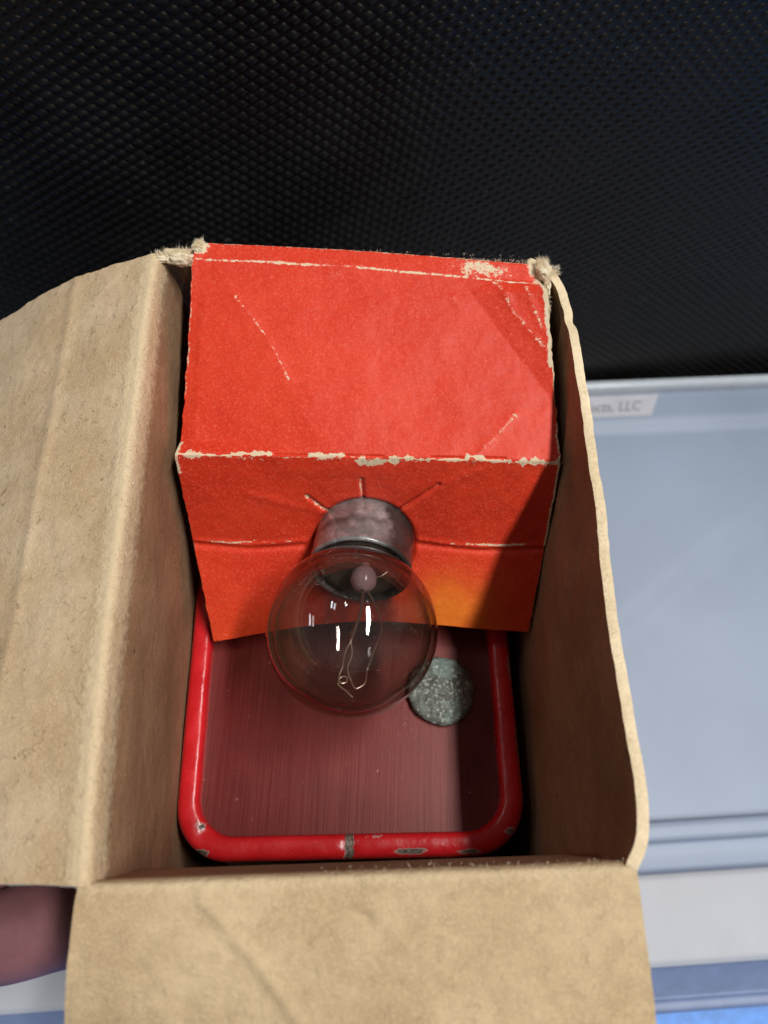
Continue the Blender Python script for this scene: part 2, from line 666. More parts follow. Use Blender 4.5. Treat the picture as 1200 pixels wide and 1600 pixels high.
st = obj('sticker', [lid_pt(50, 125.2, -113.25), lid_pt(97.2, 125.2, -113.25), lid_pt(101.3, 133.3, -113.25), lid_pt(50, 133.3, -113.25)],
         [(0, 1, 2, 3)], M['sticker'], bin_o, smooth=False, label='white paper sticker with grey print')
fc = bpy.data.curves.new('print', 'FONT')
fc.body = 'ducts, LLC'
fc.size = 5.2 * MM
fc.shear = .45
fc.space_character = 1.0
to = bpy.data.objects.new('print_tmp', fc)
col.objects.link(to)
dg = bpy.context.evaluated_depsgraph_get()
tm = bpy.data.meshes.new_from_object(to.evaluated_get(dg))
bpy.data.objects.remove(to)
xs = np.array([v.co[:] for v in tm.vertices]) / MM
xs[:, 0] *= 20.5 / xs[:, 0].max()
pv = [lid_pt(74.6 + x, 127.4 + y, -113.2) for x, y, _ in xs]
obj('print', pv, [tuple(p.vertices) for p in tm.polygons], M['ink'], st, smooth=False)

# ------------------------------------------------------------------ black dimpled wall behind the bin
WY = math.radians(8)
WU = np.array([math.cos(WY), math.sin(WY), 0])
WN = np.array([math.sin(WY), -math.cos(WY), 0])
W0 = np.array([62, 145.6, -112.])
wall_o = thing('studded_panel', 'black plastic panel covered in small moulded studs behind the carton', 'panel', (0, 137, -150))
wv = [W0 + WU * u + np.array([0, 0, z]) - WN * d for u in (-240, 200) for z in (-38, 240) for d in (0, 6)]
obj('backing', wv, [(0, 2, 6, 4), (1, 5, 7, 3), (2, 3, 7, 6), (0, 4, 5, 1), (0, 1, 3, 2), (4, 6, 7, 5)], M['black'], wall_o, smooth=False)
v1 = np.array([3.75, -.30])
v2 = np.array([2.05, 1.08])
V, F = [], []
rings = [(1.08, -.05), (.86, .14), (.55, .30), (.24, .38)]
S8 = 8
Minv = np.linalg.inv(np.stack([v1, v2], 1))
cnt = 0
for i in range(-160, 160):
    for j in range(-40, 240):
        u, z = v1 * i + v2 * j
        if not (-185 < u < 110 and -4 < z < 190):
            continue
        # keep what lies behind the carton's shadow out: only what the room could see
        if cnt > 16000:
            break
        cnt += 1
        s = 1 + .06 * (random.random() - .5)
        du, dz = (random.random() - .5) * .12, (random.random() - .5) * .12
        c = W0 + WU * (u + du) + np.array([0, 0, z + dz])
        base = len(V)
        for r, h in rings:
            for k in range(S8):
                a = 2 * math.pi * k / S8
                q_ = r * s * (.80 if k % 2 else 1.0)
                V.append(c + WU * (1.22 * q_ * math.cos(a)) + np.array([0, 0, .84 * q_ * math.sin(a)]) + WN * h)
        V.append(c + WN * .40)
        for q in range(3):
            for k in range(S8):
                k2 = (k + 1) % S8
                F.append((base + q * S8 + k, base + q * S8 + k2, base + (q + 1) * S8 + k2, base + (q + 1) * S8 + k))
        for k in range(S8):
            F.append((base + 3 * S8 + k, base + 3 * S8 + (k + 1) % S8, base + 4 * S8))
obj('studs', V, F, M['black'], wall_o, kind='stuff')

# ------------------------------------------------------------------ the hand that holds the carton
def hand():
    J = {
        'palm': (-55, 38, -62), 'wrist': (-96, 8, -72), 'arm': (-150, -26, -84),
        't0': (-68, 4, -60), 't1': (-68, -15.0, -55), 't2': (-49, -9.6, -53), 't3': (-28, -10.4, -51), 't4': (-17, -9.6, -51),
        'i0': (-56, 70, -43), 'i1': (-44, 95.5, -40), 'i2': (-20, 99, -40), 'i3': (-2, 97.5, -41),
        'm0': (-57, 70, -57), 'm1': (-44, 97.5, -55), 'm2': (-17, 100, -55), 'm3': (3, 98, -55),
        'r0': (-57, 67, -71), 'r1': (-45, 94.5, -70), 'r2': (-20, 99.5, -70), 'r3': (-1, 97.8, -69),
        'p0': (-56, 61, -84), 'p1': (-47, 85, -84), 'p2': (-30, 98, -83), 'p3': (-14, 97, -82),
        'k': (-62, 24, -66),
    }
    Rd = {'palm': (13, 19), 'wrist': (19, 25), 'arm': (24, 30), 'k': (15, 21), 't0': 13, 't1': 9.6, 't2': 7.3, 't3': 6.8, 't4': 5.6,
          'i0': 9.5, 'i1': 8.6, 'i2': 7.8, 'i3': 6.2, 'm0': 9.5, 'm1': 8.7, 'm2': 7.9, 'm3': 6.3,
          'r0': 9, 'r1': 8.2, 'r2': 7.4, 'r3': 6, 'p0': 8.2, 'p1': 7.2, 'p2': 6.5, 'p3': 5.3}
    E = [('palm', 'k'), ('k', 'wrist'), ('wrist', 'arm'), ('k', 't0'), ('t0', 't1'), ('t1', 't2'), ('t2', 't3'), ('t3', 't4')]
    for f in 'imrp':
        E += [('palm', f + '0'), (f + '0', f + '1'), (f + '1', f + '2'), (f + '2', f + '3')]
    names = list(J)
    base = np.array((-60, 30, -110.))
    me = bpy.data.meshes.new('hand_tmp')
    me.from_pydata([tuple((np.array(J[n]) - base)) for n in names], [(names.index(a), names.index(b)) for a, b in E], [])
    o = bpy.data.objects.new('hand_tmp', me)
    col.objects.link(o)
    md = o.modifiers.new('skin', 'SKIN')
    me.skin_vertices.new() if not me.skin_vertices else None
    sv = me.skin_vertices[0].data
    for n, d in zip(names, sv):
        r = Rd[n]
        d.radius = r if isinstance(r, tuple) else (r, r)
        d.use_root = n == 'palm'
    ss = o.modifiers.new('sub', 'SUBSURF')
    ss.levels = ss.render_levels = 3
    bpy.context.view_layer.update()
    dg = bpy.context.evaluated_depsgraph_get()
    hm = bpy.data.meshes.new_from_object(o.evaluated_get(dg))
    bpy.data.objects.remove(o)
    V = np.array([v.co[:] for v in hm.vertices]) * MM
    me2 = bpy.data.meshes.new('hand')
    me2.from_pydata(V.tolist(), [], [tuple(p.vertices) for p in hm.polygons])
    me2.materials.append(M['skin'])
    me2.polygons.foreach_set('use_smooth', np.full(len(me2.polygons), True))
    h = bpy.data.objects.new('hand', me2)
    h.location = Vector(base) * MM
    col.objects.link(h)
    h['label'] = 'bare hand gripping the carton, its thumb showing below the side flap'
    h['category'] = 'hand'
    return h


hand()

# ------------------------------------------------------------------ the carton
carton = thing('carton', 'open worn cardboard carton with kraft inside and a red printed flap', 'box', (-3, 42, -90))
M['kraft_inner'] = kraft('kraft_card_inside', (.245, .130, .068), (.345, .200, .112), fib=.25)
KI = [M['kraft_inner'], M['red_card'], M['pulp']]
KR = [M['kraft'], M['red_card'], M['pulp']]
KW = [M['kraft_warm'], M['red_card'], M['pulp']]
ZB = -89.0

# --- left wall and its flap: one fold line
lt = np.array([0, .04, .13, .31, .51, .74, .97, 1.0])
lfold = np.array([(-30.0, -3.2), (-30.4, -.8), (-31.5, 8.6), (-32.9, 23.2), (-34.1, 40.2), (-35.6, 60.3), (-37.0, 82.5), (-37.0, 84.6)])
NT_ = 150
tt = np.linspace(0, 1, NT_)
fold = curve(lt, lfold, tt)


def lwall(depth_knots, na):
    """rows: profile parameter, columns: along the wall"""
    prof_t = np.linspace(0, 1, na)
    G = np.zeros((na, NT_, 3))
    for j in range(NT_):
        xf, yf = fold[j]
        xb = -31.2 - .060 * max(yf, -3)
        K = np.array([(xf + 1.1, yf, -1.6), (xf + 1.7, yf, -5), ((xf + xb) / 2 + 1.6, yf, -16), (xb + .3, yf, -38), (xb, yf, ZB)])
        G[:, j] = curve([0, .05, .2, .45, 1], K, prof_t)
    return G


G = lwall(None, 90)
P_ = G.reshape(-1, 3)
G[..., 0] += (nz(P_, .06, 5) * .35 + nz(P_, .9, 9, 2) * .05).reshape(G.shape[:2]) * np.clip(np.arange(90) / 12, 0, 1)[:, None]
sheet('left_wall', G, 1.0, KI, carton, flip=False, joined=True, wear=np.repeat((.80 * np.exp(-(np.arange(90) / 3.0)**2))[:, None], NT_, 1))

na = 150
G = np.zeros((na, NT_, 3))
pt = np.linspace(0, 1, na)
wear = np.zeros((na, NT_))
for j in range(NT_):
    xf, yf = fold[j]
    f = tt[j]
    # flap drops away to the left; the far end drops a little more
    zA = -6.4 - .6 * f
    zB = -13.5 - 1.5 * f
    zC = -23.0 - 3.0 * f
    sk = (f - .5) * .0
    yb = yf + (0 if f > .5 else 0)
    K = np.array([(xf + 1.1, yf, -1.62), (xf + .75, yf, -.5), (xf, yf, .12), (xf - 1.3, yf, -.15), (xf - 4, yf, -1.2),
                  (xf - 17, yf - .4 * (1 - f), zA), (xf - 31, yf - 1.0 * (1 - f), zB), (xf - 50, yf - 1.5 * (1 - f), zC)])
    G[:, j] = curve([0, .02, .05, .09, .16, .42, .68, 1], K, pt)
    fx = -pt * 52
    wear[:, j] = .80 * np.exp(-((pt - .07) / .055)**2) + .10
P_ = G.reshape(-1, 3)
n1 = nz(P_, .05, 1.2).reshape(na, NT_)
n2 = nz(P_, .8, 4.4, 2).reshape(na, NT_)
amp = np.clip((pt - .08) / .2, 0, 1)[:, None]
G[..., 2] += amp * (n1 * .55) + n2 * .05 * np.clip(pt / .03, 0, 1)[:, None]
# old crease running across the flap
cd = seg_dist(np.stack([G[..., 0], G[..., 1]], -1), (-51.5, 86), (-46, 10))
sd = (G[..., 0] + 51.5) - (G[..., 1] - 86) * (-5.5 / 76) * -1 * -1
G[..., 2] -= .07 * np.clip(-(G[..., 0] - (-51.5 + (86 - G[..., 1]) * 5.5 / 76)), 0, 30)
G[..., 2] += .25 * np.exp(-(cd / 1.0)**2)
# worn, scuffed free edge at the back
e = nz(np.stack([G[:, -1, 0], G[:, -1, 1] * 0, G[:, -1, 2]], -1), .5, 8, 3)
for k in range(1, 6):
    G[:, -k, 1] += e * .35 * (1 - k / 6)
sheet('side_flap', G, 1.0, KR, carton, flip=True, wear=wear, joined=True)

# --- right wall, rim rounding into the back corner
rk = np.array([(27.9, .6), (29.0, 2.6), (29.7, 7.9), (29.2, 14.1), (28.8, 21.5), (28.3, 31.1), (28.2, 44.5), (27.4, 62.9), (26.5, 77.0), (25.6, 81.8), (24.2, 84.4), (21.8, 86.0)])
rs = np.concatenate([[0], np.cumsum(np.linalg.norm(np.diff(rk, axis=0), axis=1))])
rs /= rs[-1]
NR = 170
rr = curve(rs, rk, np.linspace(0, 1, NR))
na = 100
G = np.zeros((na, NR, 3))
pt = np.linspace(0, 1, na)
for j in range(NR):
    x, y = rr[j]
    x -= .55
    inset = np.clip((y - 79) / 7, 0, 1)
    xb = min(26.4 - .032 * y, x)
    if y > 79:
        xb = x - (1 - inset) * (x - (26.4 - .032 * y)) * 1.0
        xb = min(xb, 26.4 - .032 * y)
    top = .25 + .5 * math.sin(y * .13) * .5
    if y > 78:
        top -= (y - 78) * .05
    K = np.array([(x, y, top), (x - .1, y, -3), (x * .65 + xb * .35 + .2, y, -14), (xb, y, -40), (xb - .2, y, ZB)])
    G[:, j] = curve([0, .05, .2, .46, 1], K, pt)
P_ = G.reshape(-1, 3)
n1 = nz(P_, .07, 21).reshape(na, NR)
n2 = nz(P_, .5, 25, 3).reshape(na, NR)
G[..., 0] += n1 * .30 + n2 * .07
# crumpled folds near the rim
for (a, b, h) in [((62, -2), (50, -14), .5), ((74, -1), (66, -16), .45), ((40, -6), (30, -20), -.35)]:
    d = seg_dist(np.stack([G[..., 1], G[..., 2]], -1), a, b)
    G[..., 0] -= h * np.exp(-(d / 1.2)**2)
e = nz(np.stack([G[0, :, 0] * 0, G[0, :, 1], G[0, :, 1] * 0], -1), .35, 2, 4)
for k in range(6):
    G[k, :, 2] += e * .13 * (1 - k / 6)
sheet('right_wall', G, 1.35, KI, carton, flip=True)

# --- back wall
G = np.zeros((30, 80, 3))
for i, a in enumerate(np.linspace(0, 1, 30)):
    for j, b in enumerate(np.linspace(0, 1, 80)):
        x = -36.6 + b * (36.6 + 22.2)
        G[i, j] = (x, 86.6 - b * 1.3 + .4 * math.sin(b * 3), -1.6 + a * (ZB + 1.6))
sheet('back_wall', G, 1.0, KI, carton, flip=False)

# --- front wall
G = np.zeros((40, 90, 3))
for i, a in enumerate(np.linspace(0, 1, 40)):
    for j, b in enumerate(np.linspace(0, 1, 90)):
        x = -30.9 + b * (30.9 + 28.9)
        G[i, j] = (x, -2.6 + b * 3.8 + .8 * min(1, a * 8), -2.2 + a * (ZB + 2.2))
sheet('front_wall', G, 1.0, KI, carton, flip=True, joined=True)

# --- front flap, folded out towards the viewer
na, nb = 130, 190
G = np.zeros((na, nb, 3))
pt = np.linspace(0, 1, na)
wear = np.zeros((na, nb))
for j, b in enumerate(np.linspace(0, 1, nb)):
    y0 = -2.7 + b * 3.8
    x0 = -30.7 + b * (30.7 + 28.3)
    xk = (b - .5)
    curl = max(0, .62 - b)  # left side bent down to darken it, in place of a cast shadow
    K = np.array([(x0, y0 + .1, -2.2), (x0, y0 + .0, -.9), (x0, y0 - .5, -.05), (x0, y0 - 1.6, .12), (x0 + xk * .3, y0 - 5, -.05 - curl * 1.2),
                  (x0 + xk * 1.2, y0 - 15, -.7 - curl * 9), (x0 + xk * 2.0, y0 - 30, -3.5 - curl * 26)])
    G[:, j] = curve([0, .04, .09, .14, .25, .58, 1], K, pt)
    wear[:, j] = .55 * np.exp(-((pt - .10) / .05)**2) + .05
P_ = G.reshape(-1, 3)
G[..., 2] += (nz(P_, .09, 31).reshape(na, nb) * .30) * np.clip(pt / .2, 0, 1)[:, None] + nz(P_, .6, 37, 3).reshape(na, nb) * .07
XY = np.stack([G[..., 0], G[..., 1]], -1)
for pts, h, wd in [([(-17.5, -4), (-12, -9), (-5.5, -16), (-2, -21)], .40, .8), ([(-6.5, -7.5), (-4.4, -5.3), (-2.2, -4.6), (-.3, -5.2)], -.35, .5),
                   ([(0, -4), (4, -7.5), (8, -10)], .2, .9)]:
    G[..., 2] += h * np.exp(-(poly_dist(XY, pts) / wd)**2)
sheet('front_flap', G, 1.3, KW, carton, flip=False, wear=wear, joined=True)

# --- carton floor
obj('bottom_panel', [(-36, -5, ZB - .8), (30, -2, ZB - .8), (23.5, 86, ZB - .8), (-36.5, 87, ZB - .8),
                     (-36, -5, ZB), (30, -2, ZB), (23.5, 86, ZB), (-36.5, 87, ZB)],
    [(3, 2, 1, 0), (4, 5, 6, 7), (0, 1, 5, 4), (1, 2, 6, 5), (2, 3, 7, 6), (3, 0, 4, 7)], M['kraft'], carton, smooth=False)

# --- the red flap folded down into the carton, holding the bulb
BC = np.array((-3.1, 46.2, -22.7))
GC = np.array((-4.1, 30.7, -18.0))
AX = (GC - BC) / np.linalg.norm(GC - BC)
E1 = np.array([1, 0, 0]) - AX * AX[0]
E1 /= np.linalg.norm(E1)
E2 = np.cross(AX, E1)

ns, nt = 300, 330
S = np.linspace(0, 1, ns)
kn = {
    -.10: [(-31.2, 88.2, -9), (-5.5, 88.0, -9), (22.6, 86.4, -9)],
    -.02: [(-31.0, 88.1, -.9), (-5.5, 87.6, -.8), (22.7, 86.1, -.9)],
    .0: [(-30.9, 87.5, .1), (-5.5, 86.9, .1), (22.8, 85.3, .1)],
    .035: [(-31.4, 84.5, -.5), (-5.4, 84.0, -.3), (23.3, 82.2, -.6)],
    .50: [(-31.6, 54.3, -9.2), (-3.0, 54.5, -8.5), (25.8, 54.6, -7.7)],
    .72: [(-30.8, 46.1, -23.7), (-2.5, 46.4, -22.6), (26.0, 46.7, -21.4)],
    1.0: [(-28.1, 33.1, -36.0), (-4.0, 36.6, -33.0), (24.9, 35.8, -33.2)],
}
tk = sorted(kn)
# finer sampling near the creases
T = np.unique(np.concatenate([np.linspace(-.10, .0, 16), np.linspace(0, .05, 24), np.linspace(.05, .47, 120), np.linspace(.47, .53, 34),
                              np.linspace(.53, 1, 150)]))
nt = len(T)
cols = {t: curve([0, .5, 1], kn[t], S) for t in tk}
G = np.zeros((nt, ns, 3))
for j in range(ns):
    knots = np.array([cols[t][j] for t in tk])
    lin = curve(tk, knots, T, smooth=False)
    # soften the folds slightly
    k5 = np.array([.1, .2, .4, .2, .1])
    pad = np.concatenate([lin[:1]] * 2 + [lin] + [lin[-1:]] * 2)
    G[:, j] = sum(k5[i] * pad[i:i + nt] for i in range(5))
SS, TT = np.meshgrid(S, T)
# surface coordinates in millimetres on the flat card
LX = SS * 57.0
arc = np.concatenate([[0], np.cumsum(np.linalg.norm(np.diff(G[:, ns // 2], axis=0), axis=1))])
i0 = np.argmin(abs(T))
arc = arc - arc[i0]
LY = np.repeat(arc[:, None], ns, 1)
c1 = arc[np.argmin(abs(T - .5))]
c2 = arc[np.argmin(abs(T - .72))]
LP = np.stack([LX, LY], -1)
N0 = -grid_normals(G)
if N0[nt // 3, ns // 2, 2] < 0:
    N0 = -N0


def side(a, b):
    a, b = np.array(a, float), np.array(b, float)
    d = (b - a) / np.linalg.norm(b - a)
    return (LX - a[0]) * d[1] - (LY - a[1]) * d[0]


panel1 = (LY > 2.5) & (LY < c1)
p1w = np.clip((LY - 3) / 3, 0, 1) * np.clip((c1 - LY) / 2.5, 0, 1)
off = np.zeros_like(LX)
# facets: left part tips one way, upper right corner the other
off += -.085 * np.clip(side((21, c1 + 4), (4.5, 4)), 0, 30) * p1w * 0
sl = side((5.5, 6), (19, 27))
off += -.13 * np.clip(-sl, 0, 14) * p1w
sr = side((43.5, 2), (57, 24))
off += .26 * np.clip(sr, 0, 12) * p1w
off += -.25 * np.clip(2.2 - LX, 0, 3) * np.clip((LY - 6) / 8, 0, 1) * p1w
off += nz(np.stack([LX.ravel(), LY.ravel(), LX.ravel() * 0], -1), .07, 41).reshape(LX.shape) * .30 * np.clip((LY - 2) / 5, 0, 1)
off += nz(np.stack([LX.ravel(), LY.ravel(), LX.ravel() * 0], -1), .5, 43, 3).reshape(LX.shape) * .05
# dented lower panels round the bulb hole
bx = (BC[0] + 31.0)
hole = np.array((28.0, c2 - .2))
rr_ = np.linalg.norm(LP - hole, axis=-1)
off += -1.0 * np.exp(-((rr_ - 7.8) / 4.5)**2) * (LY > c1 + 1) * np.clip((LY - c1 - 1) / 3, 0, 1) * .7
slits = [[(28.0, c2 - 7), (27.8, c2 - 12.0)], [(22.5, c2 - 5.5), (19.2, c2 - 8.8)], [(33.0, c2 - 5.6), (39.5, c2 - 11.5)]]
wear = np.zeros_like(LX)
for s_ in slits:
    d = poly_dist(LP, s_)
    off -= .55 * np.exp(-(d / .28)**2)
    d2 = poly_dist(LP + np.array([.28, .10]), s_)
    wear = np.maximum(wear, .58 * np.exp(-(d2 / .24)**2) * (1 if s_ is not slits[2] else .55))
# second crease: short ridge lines either side of the bulb
for (x0, x1, amp_) in [(0.5, 18, .9), (37, 57, 1.0)]:
    ln = [(x0, c2 - .4), ((x0 + x1) / 2, c2 + .3), (x1, c2 - .1)]
    d = poly_dist(LP, ln)
    off += .22 * np.exp(-(d / .45)**2) - .30 * np.exp(-(poly_dist(LP - np.array([0, .7]), ln) / .5)**2)
ragn = nz(np.stack([LX[0] * 1.0, LX[0] * 0, LX[0] * 0], -1), .55, 77, 3)
for (x0, x1, wdt) in [(2.5, 9.5, .16), (10, 16, .10), (41.5, 45, .10), (44.5, 53.5, .24)]:
    ln = [(x0, c2 - .4 + ragn[int(x0 / 57 * ns)] * .3), ((x0 + x1) / 2, c2 - .05), (x1, c2 - .2)]
    wear = np.maximum(wear, .80 * np.exp(-(poly_dist(LP, ln) / wdt)**2))
# worn pale crease 1: torn nicks alternate with a cut perforation line
segs = [(0, 4.0, .55, 0), (4.0, 8.4, .42, .10), (8.4, 14.5, .50, -.35), (14.5, 20, .20, .15), (20, 25.5, .55, -.20), (25.5, 27.5, .2, 0), (27, 33.5, .70, .55),
        (32, 38, .60, .1), (38, 43.5, .42, .10), (43.3, 46, .75, -.25), (46, 50, .35, 0), (49.5, 57, .50, .25)]
wv_ = nz(np.stack([LX[0], LX[0] * 0, LX[0] * 0], -1), .9, 15, 3)
wv2 = nz(np.stack([LX[0], LX[0] * 0, LX[0] * 0], -1), .6, 19, 3)
for x0, x1, wdt, dy in segs:
    d = seg_dist(LP, (x0, c1 + dy), (x1, c1 + dy))
    d = np.abs(LY - c1 - dy - wv2[None, :] * .25) + np.clip(x0 - LX, 0, 99) * 2 + np.clip(LX - x1, 0, 99) * 2
    wear = np.maximum(wear, (1.1 if wdt > .3 else .8) * np.exp(-(d / (wdt * (.85 if wdt > .45 else .5) * np.clip(.75 + 1.4 * wv_[None, :], .2, 2.0)))**2))
tri = poly_dist(LP, [(28, c1 + .6), (28.8, c1 + 1.0), (31, c1 + .6)])
wear = np.maximum(wear, 1.0 * np.exp(-(tri / .55)**2))
# perforation cut
for x0, x1 in [(4.2, 8.2), (14.8, 19.8), (25.6, 31), (38.2, 43), (46, 49)]:
    d = seg_dist(LP, (x0, c1 - .25), (x1, c1 - .25))
    off -= .35 * np.exp(-(d / .16)**2)
# hinge scores at the top edge
d = np.abs(LY - (2.9 + .010 * LX + .25 * np.sin(LX * .4) * .3))
wear = np.maximum(wear, (.62 + .25 * nz(np.stack([LX.ravel(), LY.ravel() * 0, LX.ravel() * 0], -1), .3, 5).reshape(LX.shape)) * np.exp(-(d / .28)**2))
d = np.abs(LY + .1)
wear = np.maximum(wear, .62 * np.exp(-(d / .35)**2))
# scuffed top corners
wear = np.maximum(wear, 1.1 * np.exp(-(np.linalg.norm((LP - (0.6, .6)) / (2.0, 1.8), axis=-1))**2))
wear = np.maximum(wear, 1.0 * np.exp(-(np.linalg.norm((LP - (56.6, .8)) / (1.5, 3.2), axis=-1))**2))
wear = np.maximum(wear, .72 * np.exp(-(np.linalg.norm((LP - (48, 1.6)) / (5.0, 1.6), axis=-1))**2))
for pts, wdt, a in [([(7.5, 8.5), (11.5, 13), (14.5, 17), (17, 22)], .28, .55), ([(50.5, 4), (51.5, 8), (54, 12), (56, 15)], .45, .55),
                    ([(54, 3.5), (54.6, 7), (56, 12)], .40, .58), ([(46, 2.5), (50, 4.2), (51.5, 7)], .5, .58),
                    ([(44.8, c1 - .3), (47.2, c1 - 3.0), (51.2, c1 - 7.4)], .45, .56), ([(23.5, 4.6), (25, 4.4)], .3, .55),
                    ([(43.2, 7.2), (43.7, 8.2)], .4, .5), ([(56.8, 3), (56.9, 14), (56.8, 18)], .42, .95), ([(.1, 2), (.15, 24)], .16, .6),
                    ([(56.9, c1 - 6), (56.9, c1), (56.9, c1 + 6), (56.9, c2)], .22, .8), ([(.1, c1 - 2), (.1, c1 + 3)], .5, .8),
                    ([(10, c2 - 9.5), (16, c2 - 7.5), (21.5, c2 - 5.5)], .14, .30), ([(39, c2 - 11), (45, c2 - 14)], .16, .42)]:
    d = poly_dist(LP, pts)
    a = a * .80 if a < .6 else a
    wear = np.maximum(wear, a * np.exp(-(d / wdt)**2))
    off += .10 * np.exp(-(d / .7)**2)
# card pressed in where the collar goes through it
rel = G - BC
axd = np.linalg.norm(rel - (rel @ AX)[..., None] * AX, axis=-1)
off -= .7 * np.exp(-((axd - 7.9) / .5)**2)
# orange patch near the lower right, fainter along the lower edge
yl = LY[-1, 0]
orange_patch = np.exp(-np.linalg.norm((LP - (44.0, yl - 3.0)) / (6.0, 5.5), axis=-1)**2) + .10 * np.exp(-((LY - yl) / 5.0)**2)
orange_patch = np.clip(orange_patch * (1 + .5 * nz(np.stack([LX.ravel(), LY.ravel(), LX.ravel() * 0], -1), .2, 81).reshape(LX.shape)), 0, 1) * np.clip((LY - c2) / 3, 0, 1)
G = G + N0 * off[..., None]
# ragged outline at the sides
ed = nz(np.stack([LY[:, 0], LY[:, 0] * 0, LY[:, 0] * 0], -1), .5, 3, 3)
for k in range(8):
    G[:, k, 0] += ed * .18 * (1 - k / 8)
    G[:, -1 - k, 0] += np.roll(ed, 37) * .22 * (1 - k / 8)
# printed face is the outside: make sure the seen face points to the camera
gn = grid_normals(G)
flip = gn[nt // 3, ns // 2, 2] < 0
sheet('red_flap', G, .75, [M['red_card'], M['kraft'], M['pulp']], carton, flip=bool(flip), wear=wear, orange_patch=orange_patch, label='red printed flap with worn pale creases')

# --- frayed fibres on torn corners and edges
kf = NT('pale_fibre')
kf.t.nodes.remove(kf.b)
fd, ft, fm = kf.n('ShaderNodeBsdfDiffuse'), kf.n('ShaderNodeBsdfTranslucent'), kf.n('ShaderNodeMixShader')
for q in (fd, ft):
    kf.link(kf.mix(kf.noise(.6, 2), (.88, .75, .52), (.98, .91, .74)), q.inputs['Color'])
fm.inputs[0].default_value = .3
kf.link(fd.outputs[0], fm.inputs[1])
kf.link(ft.outputs[0], fm.inputs[2])
kf.link(fm.outputs[0], kf.out.inputs['Surface'])
M['fibre'] = kf.m
def fibres(spots):
    V, F = [], []
    for (c, spread, dirn, n, ln) in spots:
        c, spread, dirn = np.array(c, float), np.array(spread, float), np.array(dirn, float)
        for _ in range(n):
            p = c + (rng.random(3) - .5) * 2 * spread
            d = dirn + rng.normal(0, .55, 3)
            d /= np.linalg.norm(d)
            L = ln * (.35 + rng.random() * .9)
            bend = rng.normal(0, .45, 3) * L
            wd = np.cross(d, rng.normal(0, 1, 3))
            wd = wd / np.linalg.norm(wd) * (.020 + .035 * rng.random())
            b = len(V)
            for k in range(4):
                t = k / 3
                q = p + d * L * t + bend * t * t
                ww = wd * (1 - .75 * t)
                V += [q - ww, q + ww]
            for k in range(3):
                F.append((b + 2 * k, b + 2 * k + 1, b + 2 * k + 3, b + 2 * k + 2))
    return V, F


spots = [
    ((-35.0, 84.6, .0), (2.0, .4, .3), (-.1, .6, .8), 520, .55),
    ((-32.8, 84.6, .2), (1.3, 1.1, .3), (-.2, .3, .9), 700, .55),
    ((-30.5, 86.9, .3), (.7, .8, .25), (-.4, .4, .8), 520, .45),
    ((23.2, 84.4, .8), (.9, 1.2, .3), (.1, .4, .9), 900, .50),
    ((23.8, 82.2, .3), (.4, 1.4, .3), (.4, -.1, .9), 500, .42),
    ((24.0, 78.5, -.2), (.2, 2.6, .2), (.4, .0, .9), 200, .30),
    ((25.0, 83.8, .4), (.9, 1.0, .2), (.2, .3, .9), 320, .38),
    ((15.5, 85.7, .1), (5.5, .3, .1), (0, .3, .9), 200, .25),
    ((-3, 86.8, .0), (24, .3, .1), (0, .4, .9), 160, .18),
]
for xa, n_ in [(-29.5, 26), (-25, 12), (-20.5, 26), (-8.5, 26), (-1.5, 40), (3.5, 26), (12.5, 36), (20, 26), (24.5, 30)]:
    spots.append(((xa, 54.2, -8.6 + .03 * xa), (1.8, .25, .15), (0, -.5, .8), n_, .42))
for y in np.linspace(2, 80, 60):
    x = float(np.interp(y, rk[:, 1], rk[:, 0]))
    spots.append(((x - .1, y, .1), (.4, .7, .1), (.2, 0, 1), 7, .22))
for b in np.linspace(.45, 1, 26):
    spots.append(((-30.7 + b * 59, -2.6 + b * 3.8, -.1), (1.1, .3, .1), (0, .2, 1), 8, .22))
for f in np.linspace(0, 1, 60):
    x = -37 * f - 30 * (1 - f)
    y = 84.6 * f - 3 * (1 - f)
    spots.append(((x - .2, y, .1), (.8, .7, .12), (0, 0, 1), 9, .35))
V, F = fibres(spots)
fb = obj('frayed_fibres', V, F, M['fibre'], carton, kind='stuff')

# lumps of torn pulp under the fibres
def lump(name, c, size, seed):
    bm = bmesh.new()
    bmesh.ops.create_icosphere(bm, subdivisions=4, radius=1.0)
    V = np.array([v.co[:] for v in bm.verts])
    F = [tuple(v.index for v in f.verts) for f in bm.faces]
    bm.free()
    r = 1 + .40 * nz(V * 1.0, 1.8, seed, 5)
    V = V * r[:, None] * np.array(size) + np.array(c)
    obj(name, V, F, M['fibre'], carton)


lump('torn_corner', (-33.2, 84.3, -.5), (2.0, 1.1, 1.1), 1)
lump('torn_corner', (-35.8, 84.3, -.5), (1.6, .7, .6), 2)
lump('torn_corner', (-30.7, 86.8, -.2), (1.0, 1.1, .6), 3)
lump('torn_corner', (23.4, 84.0, .25), (1.15, 1.7, .85), 4)
lump('torn_corner', (24.0, 81.2, -.35), (.5, 1.6, .8), 5)

# ------------------------------------------------------------------ red tin inside the carton
tin = thing('tin', 'glossy red enamelled tin with a recessed dark red end, inside the carton', 'tin', (-3, 40, -89))
TA = math.radians(3.0)
TU = np.array([math.cos(TA), math.sin(TA)])
TV = np.array([-math.sin(TA), math.cos(TA)])
TO = np.array([-2.9, .35])


def tin_xy(u, v):
    return TO + TU * u + TV * v


